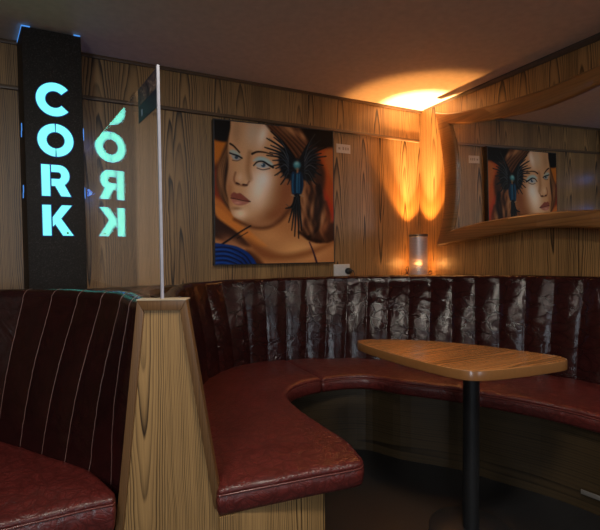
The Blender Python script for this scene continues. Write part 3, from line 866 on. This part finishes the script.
for (x, y, rx, ry, an) in ((304, 200, 2.4, 12, -8), (312, 208, 2.4, 11, 12), (322, 218, 2.2, 10, 6), (310, 226, 2.2, 9, -14), (301, 218, 2., 10, 6), (290, 130, 9, 3, 40), (302, 136, 7, 2.4, 55)):
    blob(x, y, rx, ry, (176, 128, 88), .8, an, clip=HR)
blob(316, 200, 2.6, 14, (26, 17, 13), .8, 8, clip=HR); blob(308, 214, 2., 10, (26, 17, 13), .7, -10, clip=HR)
blob(220, 178, 2., 14, (160, 112, 74), .6, -4); blob(226, 170, 1.6, 14, (38, 24, 17), .7, 6)
# straps and blue dress
stroke([(216, 248), (228, 240), (240, 231.5), (250, 225.5)], 2.2, 1.4, (28, 20, 22), .6)
stroke([(237, 238), (247, 232)], 1., .8, (40, 26, 24), .6)
stroke([(309, 242), (313, 252), (317, 265)], 1.2, 2., (62, 40, 52), .7)
DR = shape([(211, 244), (224, 244), (238, 247), (249, 254), (256, 264), (258, 272), (208, 272)], (20, 52, 112), 1.)
for k in range(5):
    stroke([(211, 247.5+k*4.6), (228-k, 247.5+k*4.3), (244-k*2, 255+k*3.4), (252-k*3, 266+k*2)], 1.2, 1.6, (9, 18, 44), .8, .85, clip=DR)
    stroke([(211, 249.6+k*4.6), (228-k, 249.8+k*4.3), (241-k*2, 256.6+k*3.4)], 1., 1., (34, 84, 158), .8, .7, clip=DR)
# feathered bird headdress
FE = (15, 17, 20)
shape([(284, 147), (294, 158), (294, 178), (286, 178), (280, 170), (278, 158)], (17, 20, 25), 2.)
shape([(311, 149), (300, 158), (301, 178), (309, 180), (315, 172), (316, 160)], (17, 20, 25), 2.)
LW = [(270, 131), (273, 137), (266, 138), (270, 145), (264, 147), (269, 152), (266, 155), (272, 160), (270, 166), (275, 168), (274, 175), (280, 177), (280, 184), (287, 184)]
for k, (x, y) in enumerate(LW):
    mx_, my_ = (294+x)/2, (162+y)/2
    stroke([(294, 160+k*.9), (mx_+1, my_-3.2+k*.35), (x, y)], 3.6, 1.0, [FE, (24, 29, 36)][k % 2], .55)
for k, (x, y) in enumerate(LW):
    mx_, my_ = (294+x)/2, (162+y)/2
    stroke([(288, 158+k*1.2), (mx_, my_-4.0+k*.35), (x+2.4, y+.1)], .6, .4, [(92, 98, 102), (40, 56, 70), (66, 72, 78)][k % 3], .55, .75)
RW = [(317, 134), (314, 141), (322, 140), (319, 147), (326, 147), (321, 153), (326, 156), (320, 160), (323, 165), (318, 168), (321, 175), (315, 177), (316, 184), (309, 184)]
for k, (x, y) in enumerate(RW):
    mx_, my_ = (300+x)/2, (162+y)/2
    stroke([(300, 160+k*.9), (mx_-1, my_-3.2+k*.4), (x, y)], 3.6, 1.0, [FE, (24, 28, 34)][k % 2], .55)
for k, (x, y) in enumerate(RW):
    mx_, my_ = (300+x)/2, (162+y)/2
    stroke([(304, 158+k*1.2), (mx_, my_-4.0+k*.4), (x-2.4, y+.1)], .6, .4, [(96, 100, 100), (40, 54, 66), (66, 72, 78)][k % 3], .55, .75)
for k, (x, y) in enumerate([(288, 222), (291, 230), (294, 236), (298, 238), (301, 230), (285, 208)]):
    stroke([(296+k*.4, 188), ((297+x)/2, 206), (x, y)], 3.2, 1., (14, 16, 19), .6)
    stroke([(297, 194), ((297.6+x)/2, 208), (x+.6, y-4)], .7, .5, (52, 60, 66), .6, .8)
shape([(292, 171), (296, 173), (299, 171), (302, 176), (302.5, 188), (300, 194), (296, 193), (292, 194), (290.5, 186)], (20, 50, 74), 1.)
for k in range(5): stroke([(292.6+k*2, 174), (292+k*2.2, 184), (292.4+k*2, 192)], 1., .8, [(42, 98, 128), (14, 28, 42), (58, 118, 140)][k % 3], .6, .85)
blob(296.3, 164.6, 4, 3.8, (64, 128, 138), .95, p=2); blob(296, 163, 2.2, 1.8, (128, 176, 178), .8); blob(296.6, 168.6, 2.4, 1.2, (110, 104, 88), .8)
stroke([(293, 160), (296, 158.5), (299.5, 160.2)], 1.2, 1., (20, 34, 44), .6)
stroke([(291, 194.6), (294, 195.8)], 1.6, 1., (140, 120, 96), .6, .8); stroke([(299.5, 194.6), (303, 196)], 1.6, 1., (140, 120, 96), .6, .8)
# slight colour grain of the paint
rng = np.random.default_rng(3)
img += rng.normal(0, 2.0, img.shape[:2])[..., None]
img = np.clip(img, 2, 250)/255.
img = np.clip((img-.42)*1.14+.41, .01, 1)
lin_img = 1.35*np.where(img <= .04045, img/12.92, ((img+.055)/1.055)**2.4)
PC = [V((.782, 2.098)), V((1.716, 2.123)), V((1.720, 1.106)), V((.774, 1.107))]     # x,z of the picture's corners on the wall: TL,TR,BR,BL
pic = thing('painting', 'large unframed canvas portrait of a woman wearing a feathered bird headdress', 'painting', loc=(1.27, D, 1.6))
YP = D-.048
def pc(u, v): return (PC[0]*(1-u)+PC[1]*u)*(1-v)+(PC[3]*(1-u)+PC[2]*u)*v
pvs = []
for j in range(NV+1):
    for i in range(NU+1):
        q = pc(i/NU, j/NV); pvs.append((q.x, YP, q.y))
pfs = [(j*(NU+1)+i, (j+1)*(NU+1)+i, (j+1)*(NU+1)+i+1, j*(NU+1)+i+1) for j in range(NV) for i in range(NU)]
def paintmat():
    t = NT('airbrushed_paint'); a = t.n('ShaderNodeVertexColor', layer_name='paint')
    nz = t.noise(t.coord(), 300, 2)
    t.bsdf(a.outputs[0], .45, 0., t.bump(nz, .1, .001), spec=.18)
    return t.m
cv = mesh('canvas_picture', pvs, pfs, paintmat(), pic, fix=False)
ca = cv.data.color_attributes.new('paint', 'FLOAT_COLOR', 'POINT')
ca.data.foreach_set('color', np.concatenate([lin_img, np.ones(lin_img.shape[:2]+(1,))], 2).astype(np.float32).ravel())
e_ = .008
ring = [pc(0, 0)+V((-e_, e_)), pc(1, 0)+V((e_, e_)), pc(1, 1)+V((e_, -e_)), pc(0, 1)+V((-e_, -e_))]
vs = [(p.x, YP+.0006, p.y) for p in ring]+[(p.x, D-.001, p.y) for p in ring]
o = mesh('stretcher_edge', vs, [(3, 2, 1, 0), (4, 5, 6, 7)]+[(i, (i+1) % 4, 4+(i+1) % 4, 4+i) for i in range(4)], M['black'], pic)
o['label'] = 'black canvas side'

# price card
t_ = thing('price_card', 'small cream price card on the wall right of the portrait', 'card', loc=(1.842, D, 2.01))
box('card', (1.777, D-.004, 1.976), (1.907, D, 2.046), M['card'], t_)
for (x0, z0, x1, z1) in ((1.794, 2.002, 1.812, 2.020), (1.833, 2.000, 1.847, 2.024), (1.856, 2.000, 1.870, 2.023), (1.878, 2.002, 1.892, 2.022)):
    box('mark', (x0, D-.0046, z0), (x1, D-.0038, z1), M['ink'], t_)

# socket and plug
so = thing('wall_socket', 'white double wall socket below the portrait, just above the booth back', 'socket', loc=(1.812, D, 1.04))
box('face_plate', (1.742, D-.012, .990), (1.890, D-.0005, 1.086), M['white'], so, bev=.004)
box('switch', (1.775, D-.0155, 1.052), (1.789, D-.0115, 1.070), M['white'], so, bev=.001)
box('switch', (1.845, D-.0155, 1.052), (1.859, D-.0115, 1.070), M['white'], so, bev=.001)
pgr = thing('plug', 'black plug with a lead pushed into the white wall socket', 'plug', loc=(1.868, D-.012, 1.03))
pv_, pf_ = lathe([(0, -.002), (.026, 0), (.028, .012), (.026, .03), (.018, .036), (0, .037)], 22)
mesh('plug_body', [(1.868+x*1.0, D-.0125-z, 1.030+y*.95) for x, y, z in pv_], pf_, M['blackplastic'], pgr, smooth=True)
tube('lead', [(1.868, D-.045, 1.03), (1.89, D-.055, 1.035), (1.905, D-.052, 1.01), (1.905, D-.045, .985)], .004, M['blackplastic'], pgr)

# ------------------------------------------------------------------ uplighter lamp in the corner
LX, LY, LZ = 2.493, 2.832, .975
lp = thing('table_lamp', 'lit perforated metal cylinder lamp standing on the ledge in the corner', 'lamp', loc=(LX, LY, LZ))
def perforated():
    t = NT('perforated_metal'); c = t.sep(t.coord())
    ang = t.math('ARCTAN2', c[1], c[0])
    a = t.math('MULTIPLY', ang, 44/(2*PI)); z = t.math('MULTIPLY', c[2], 88.)
    row = t.math('FLOOR', z)
    a2 = t.math('ADD', a, t.math('MULTIPLY', t.math('MODULO', t.math('ABSOLUTE', row), 2.), .5))
    fa = t.math('SUBTRACT', t.math('FRACT', t.math('ADD', a2, 100.)), .5); fz = t.math('SUBTRACT', t.math('FRACT', z), .5)
    rr = t.math('SQRT', t.math('ADD', t.math('MULTIPLY', fa, fa), t.math('MULTIPLY', fz, fz)))
    hole = t.math('LESS_THAN', rr, .18)
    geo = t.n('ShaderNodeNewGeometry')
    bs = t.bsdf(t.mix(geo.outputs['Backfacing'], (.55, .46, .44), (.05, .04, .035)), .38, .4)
    tr = t.n('ShaderNodeBsdfTransparent'); mx = t.n('ShaderNodeMixShader')
    t.put(mx.inputs[0], hole); t.t.links.new(bs.outputs[0], mx.inputs[1]); t.t.links.new(tr.outputs[0], mx.inputs[2])
    t.t.links.new(mx.outputs[0], t.out.inputs[0])
    return t.m
M['steel'] = plain('dull_steel', (.16, .14, .13), .35, .7)
lr = .076
v_, f_ = lathe([(lr, LZ+.012), (lr, LZ+.335)], 72, LX, LY)
f_ = [f for f in f_ if len(f) == 4]
mesh('lamp_shade', v_, f_, perforated(), lp, smooth=True, fix=False)
v_, f_ = lathe([(lr-.006, LZ+.332), (lr+.002, LZ+.330), (lr+.0028, LZ+.340), (lr+.002, LZ+.351), (lr-.004, LZ+.350)], 72, LX, LY, closed=True)
mesh('rim', v_, f_, M['steel'], lp, smooth=True)
v_, f_ = lathe([(0, LZ), (lr+.001, LZ), (lr+.001, LZ+.012), (lr-.01, LZ+.014), (0, LZ+.014)], 48, LX, LY)
mesh('base', v_, f_, M['steel'], lp)
v_, f_ = lathe([(0, LZ+.0142), (.016, LZ+.0142), (.016, LZ+.045), (0, LZ+.046)], 20, LX, LY)
mesh('lamp_holder', v_, f_, M['bulb_dark'], lp)
M['bulb'] = emit('bulb_glow', (1., .58, .24), 2.)
v_, f_ = lathe([(.010, LZ+.0465), (.014, LZ+.052), (.019, LZ+.066), (.017, LZ+.08), (.009, LZ+.089), (.001, LZ+.091)], 20, LX, LY)
mesh('bulb', v_, f_, M['bulb'], lp, smooth=True)
cam_r = V((.899, -.438, 0))
for sgn, hgt in ((-1, .085), (1, .045)):
    b = V((LX, LY, LZ))+cam_r*(sgn*.078)
    if sgn < 0: pts = [b+V((0, 0, .006)), b-cam_r*.02+V((0, 0, .03)), b-cam_r*.024+V((0, 0, .07)), b-cam_r*.010+V((0, 0, .078)), b-cam_r*.006+V((0, 0, .05)), b-cam_r*.022+V((0, 0, .018)), b-cam_r*.05+V((0, 0, .005))]
    else: pts = [b+V((0, 0, .008)), b+cam_r*.015+V((0, 0, .036)), b+cam_r*.032+V((0, 0, .038)), b+cam_r*.036+V((0, 0, .022)), b+cam_r*.02+V((0, 0, .010)), b+cam_r*.01+V((0, 0, .005))]
    tube('cord', pts, .0035, M['blackplastic'], lp)
def light(name, typ, loc, energy, color, rot=None, **kw):
    l = bpy.data.lights.new(name, typ); l.energy = energy; l.color = color
    for k, v in kw.items(): setattr(l, k, v)
    o = bpy.data.objects.new(name, l); o.location = loc
    if rot is not None: o.rotation_euler = rot
    C.objects.link(o); return o
WARM = (1., .50, .16)
for zc in light_later: light('slot_light', 'POINT', (-.010, 2.80, zc), .25, (.10, .30, 1.), shadow_soft_size=.02)
light('bulb_light', 'POINT', (LX, LY, LZ+.10), 20., (1., .40, .09), shadow_soft_size=.012)
light('bulb_beam', 'SPOT', (LX, LY, LZ+.105), 700., (1., .58, .25), (PI, 0, 0), spot_size=math.radians(32), spot_blend=.75, shadow_soft_size=.02)
light('bulb_uplight', 'SPOT', (LX, LY, LZ+.24), 100., (1., .42, .10), (PI, 0, 0), spot_size=math.radians(66), spot_blend=.35, shadow_soft_size=.035)

# ------------------------------------------------------------------ wavy framed mirror, leaning slightly off the right wall
mi = thing('wall_mirror', 'big mirror in a wavy-edged wooden frame on the right-hand wall', 'mirror', loc=(W-.1, 1.72, 1.75))
mm, mt = -.02367, .01926
mn = V((-math.cos(mm)*math.cos(mt), -math.sin(mm)*math.cos(mt), -math.sin(mt)))
MD = .83981*D
def mpt(y, z, off=0.):
    """point on the mirror plane at wall coordinates y,z, 'off' metres in front of the glass"""
    x = (-(MD-off) - mn.y*y - mn.z*(z-H))/mn.x
    return V((x, y, z))
YM = 1.72
q_in = [(2.494, 1.350), (2.352, 1.372), (2.211, 1.389), (2.040, 1.403), (1.849, 1.415), (1.72, 1.417)]
q_ot = [(2.674, 1.222), (2.49, 1.243), (2.305, 1.263), (2.041, 1.297), (1.87, 1.315), (1.72, 1.320)]
l_in = [(2.494, 1.350), (2.462, 1.46), (2.442, 1.600), (2.433, 1.723), (2.431, 1.872), (2.452, 2.002), (2.500, 2.161)]
l_ot = [(2.674, 1.222), (2.622, 1.36), (2.586, 1.509), (2.573, 1.744), (2.600, 1.978), (2.632, 2.150), (2.668, 2.302)]
t_in = [(2.500, 2.161), (2.39, 2.135), (2.292, 2.114), (2.073, 2.083), (1.88, 2.060), (1.72, 2.051)]
t_ot = [(2.668, 2.302), (2.55, 2.262), (2.426, 2.233), (2.2, 2.198), (1.954, 2.176), (1.72, 2.163)]
def half(chains, n=10):
    out = []
    for c in chains:
        p = catmull([(a, b, 0) for a, b in c], n)
        pts = [(q.x, q.y) for q in p]
        out.append(pts)
    return out
def loop(q, l, t):
    a, b, c = half([q[::-1], l, t])
    # start at bottom middle, go to bottom-left corner, up, to top middle, then mirrored back
    hl = []
    for part, k in ((a, 10), (b, 10), (c, 10)):
        hl += part[:-1]
    hl.append(c[-1])
    mirr = [(2*YM-y, z) for y, z in hl[1:-1]][::-1]
    return hl+mirr
# chains must share sample counts: pad the inner and outer ones alike
oin, oot = loop(q_in, l_in, t_in), loop(q_ot, l_ot, t_ot)
assert len(oin) == len(oot)
n = len(oin)
prof = [(1.0, -.030), (1.0, .012), (.90, .026), (.86, .028), (.12, .024), (.06, .020), (0.0, .008), (0.0, -.004), (.0, -.030)]
vs, fs = [], []
for i in range(n):
    for f, off in prof:
        y = oin[i][0]*(1-f)+oot[i][0]*f; z = oin[i][1]*(1-f)+oot[i][1]*f
        vs.append(mpt(y, z, off))
m = len(prof)
for i in range(n):
    i2 = (i+1) % n
    for j in range(m):
        j2 = (j+1) % m
        fs.append((i*m+j, i*m+j2, i2*m+j2, i2*m+j))
fo = mesh('frame', vs, fs, M['mframe'], mi); smooth_angle(fo, 30)
def mirror_mat():
    t = NT('silvered_glass'); nz = t.noise(t.coord(), 2., 1)
    t.bsdf((.80, .82, .81), t.math('MULTIPLY', nz, .004), 1.)
    return t.m
gl_ = [mpt(y, z, 0.) for y, z in oin]; gb_ = [mpt(y, z, -.006) for y, z in oin]
# push glass edge 3 mm under the frame
cen = V((0, 0, 0))
for p in gl_: cen += p
cen /= n
gl_ = [p for p in gl_]
vs = gl_+gb_
fs = [tuple(range(n)), tuple(range(n, 2*n))[::-1]]+[(i, (i+1) % n, n+(i+1) % n, n+i) for i in range(n)]
mesh('mirror_glass', vs, fs, mirror_mat(), mi)
# wall brackets behind the frame
for y, z in ((2.4, 1.36), (2.4, 2.13), (1.04, 1.36), (1.04, 2.13)):
    a = mpt(y, z, -.030)
    dz = -.05 if z < 1.7 else .0
    box('bracket', (a.x-.002, y-.02, z-.06 if z < 1.7 else z+.02), (W-.0005, y+.02, z-.03 if z < 1.7 else z+.05), M['black'], mi)

# ------------------------------------------------------------------ table
tb = thing('pub_table', 'varnished orange-brown triangular table on a black post inside the curved booth', 'table', loc=(1.45, 1.33, 0))
tp = [(1.150, 1.715), (1.160, 1.40), (1.213, 1.158), (1.262, 1.108), (1.60, 1.053), (1.690, 1.058), (1.727, 1.105), (1.705, 1.185), (1.587, 1.452), (1.435, 1.638), (1.235, 1.770), (1.175, 1.772)]
tpo = catmull([(x, y, 0) for x, y in tp], 8, True)
tpo = [V((p.x, p.y)) for p in tpo]
ar = sum(tpo[i-1].x*tpo[i].y-tpo[i].x*tpo[i-1].y for i in range(len(tpo)))
if ar < 0: tpo = tpo[::-1]
def top_rings(rings, cap_top=True, cap_bot=True):
    vs, fs = [], []; nn = len(tpo)
    for d, z in rings:
        for p in offset_ring(tpo, d): vs.append((p.x, p.y, z))
    for j in range(len(rings)-1):
        for i in range(nn): fs.append((j*nn+i, j*nn+(i+1) % nn, (j+1)*nn+(i+1) % nn, (j+1)*nn+i))
    if cap_bot: fs.append(tuple(range(nn))[::-1])
    if cap_top: fs.append(tuple(range((len(rings)-1)*nn, len(rings)*nn)))
    return vs, fs
v_, f_ = top_rings([(.004, .712), (.004, .7485), (.0055, .750)])
smooth_angle(mesh('tabletop', v_, f_, M['table'], tb), 30)
v_, f_ = top_rings([(.0035, .711), (0, .714), (0, .746), (.0015, .7488), (.0038, .7492), (.0038, .711)], False, False)
smooth_angle(mesh('edge_band', v_, f_, M['band'], tb), 30)
v_, f_ = lathe([(0, .022), (.033, .022), (.033, .700), (0, .700)], 28, 1.418, 1.290)
smooth_angle(mesh('post', v_, f_, M['black'], tb), 40)
v_, f_ = lathe([(0, .698), (.11, .698), (.11, .711), (0, .711)], 28, 1.418, 1.290)
smooth_angle(mesh('mounting_plate', v_, f_, M['black'], tb), 40)
v_, f_ = lathe([(0, 0), (.17, 0), (.17, .008), (.16, .014), (.06, .022), (0, .0225)], 40, 1.418, 1.290)
smooth_angle(mesh('base', v_, f_, M['black'], tb), 40)

# ------------------------------------------------------------------ small metal plate at the foot of the plinth
kp = thing('metal_plate', 'small scuffed metal plate low on the booth plinth at far right', 'plate', loc=(1.98, 1.17, .1))
M['alu'] = plain('scuffed_metal', (.30, .28, .26), .35, .6, bumpy=.6, scale=40)
a, b = V((1.986, 1.175)), V((2.013, 1.060))
d = (b-a).normalized(); nrm_ = V((d.y, -d.x))
if nrm_.x > 0: nrm_ = -nrm_
ring = [a+nrm_*.003, b+nrm_*.003, b+nrm_*.008, a+nrm_*.008]
prism('plate', [tuple(p) for p in ring], .078, .098, M['alu'], kp, bev=.001)

# ------------------------------------------------------------------ daylight through the windows, dim ceiling lamp
for i, (a, b) in enumerate(WIN):
    light('window_daylight', 'AREA', ((a+b)/2, YF-.005, (wz0+wz1)/2), (30, 8)[i], (.80, .90, 1.), (PI/2, 0, 0), shape='RECTANGLE', size=b-a-.1, size_y=wz1-wz0-.1)
for (x, y, e) in ((.75, .35, 17), (-.55, .45, 12), (1.75, -.3, 5)):
    light('ceiling_downlight', 'AREA', (x, y, CZ-.03), e, (1., .92, .80), (0, 0, 0), shape='DISK', size=.30)
w = bpy.data.worlds.new('dusk'); S.world = w; w.use_nodes = True
w.node_tree.nodes['Background'].inputs[0].default_value = (.55, .68, .9, 1)
w.node_tree.nodes['Background'].inputs[1].default_value = .3

# ------------------------------------------------------------------ camera
yaw, pitch, roll, fpx = .45304, .03102, -.01008, 430.
cd = bpy.data.cameras.new('camera'); co = bpy.data.objects.new('camera', cd); C.objects.link(co)
fwd = V((math.sin(yaw)*math.cos(pitch), math.cos(yaw)*math.cos(pitch), -math.sin(pitch)))
rt = V((math.cos(yaw), -math.sin(yaw), 0)); up = rt.cross(fwd)
c_, s_ = math.cos(roll), math.sin(roll)
r2, u2 = rt*c_+up*s_, up*c_-rt*s_
mw = Matrix((r2, u2, -fwd)).transposed().to_4x4(); mw.translation = (0, 0, H)
co.matrix_world = mw
cd.sensor_width = 36; cd.lens = 36*fpx/600; cd.clip_start = .02
S.camera = co
S.view_settings.view_transform = 'Standard'; S.view_settings.look = 'None'
S.view_settings.gamma = 1; S.view_settings.use_curve_mapping = False
S.view_settings.exposure = .22
S.cycles.max_bounces = 8; S.cycles.transparent_max_bounces = 16; S.cycles.diffuse_bounces = 4; S.cycles.glossy_bounces = 5
S.cycles.use_denoising = True
S.cycles.sample_clamp_indirect = 3.
S.cycles.blur_glossy = 0.
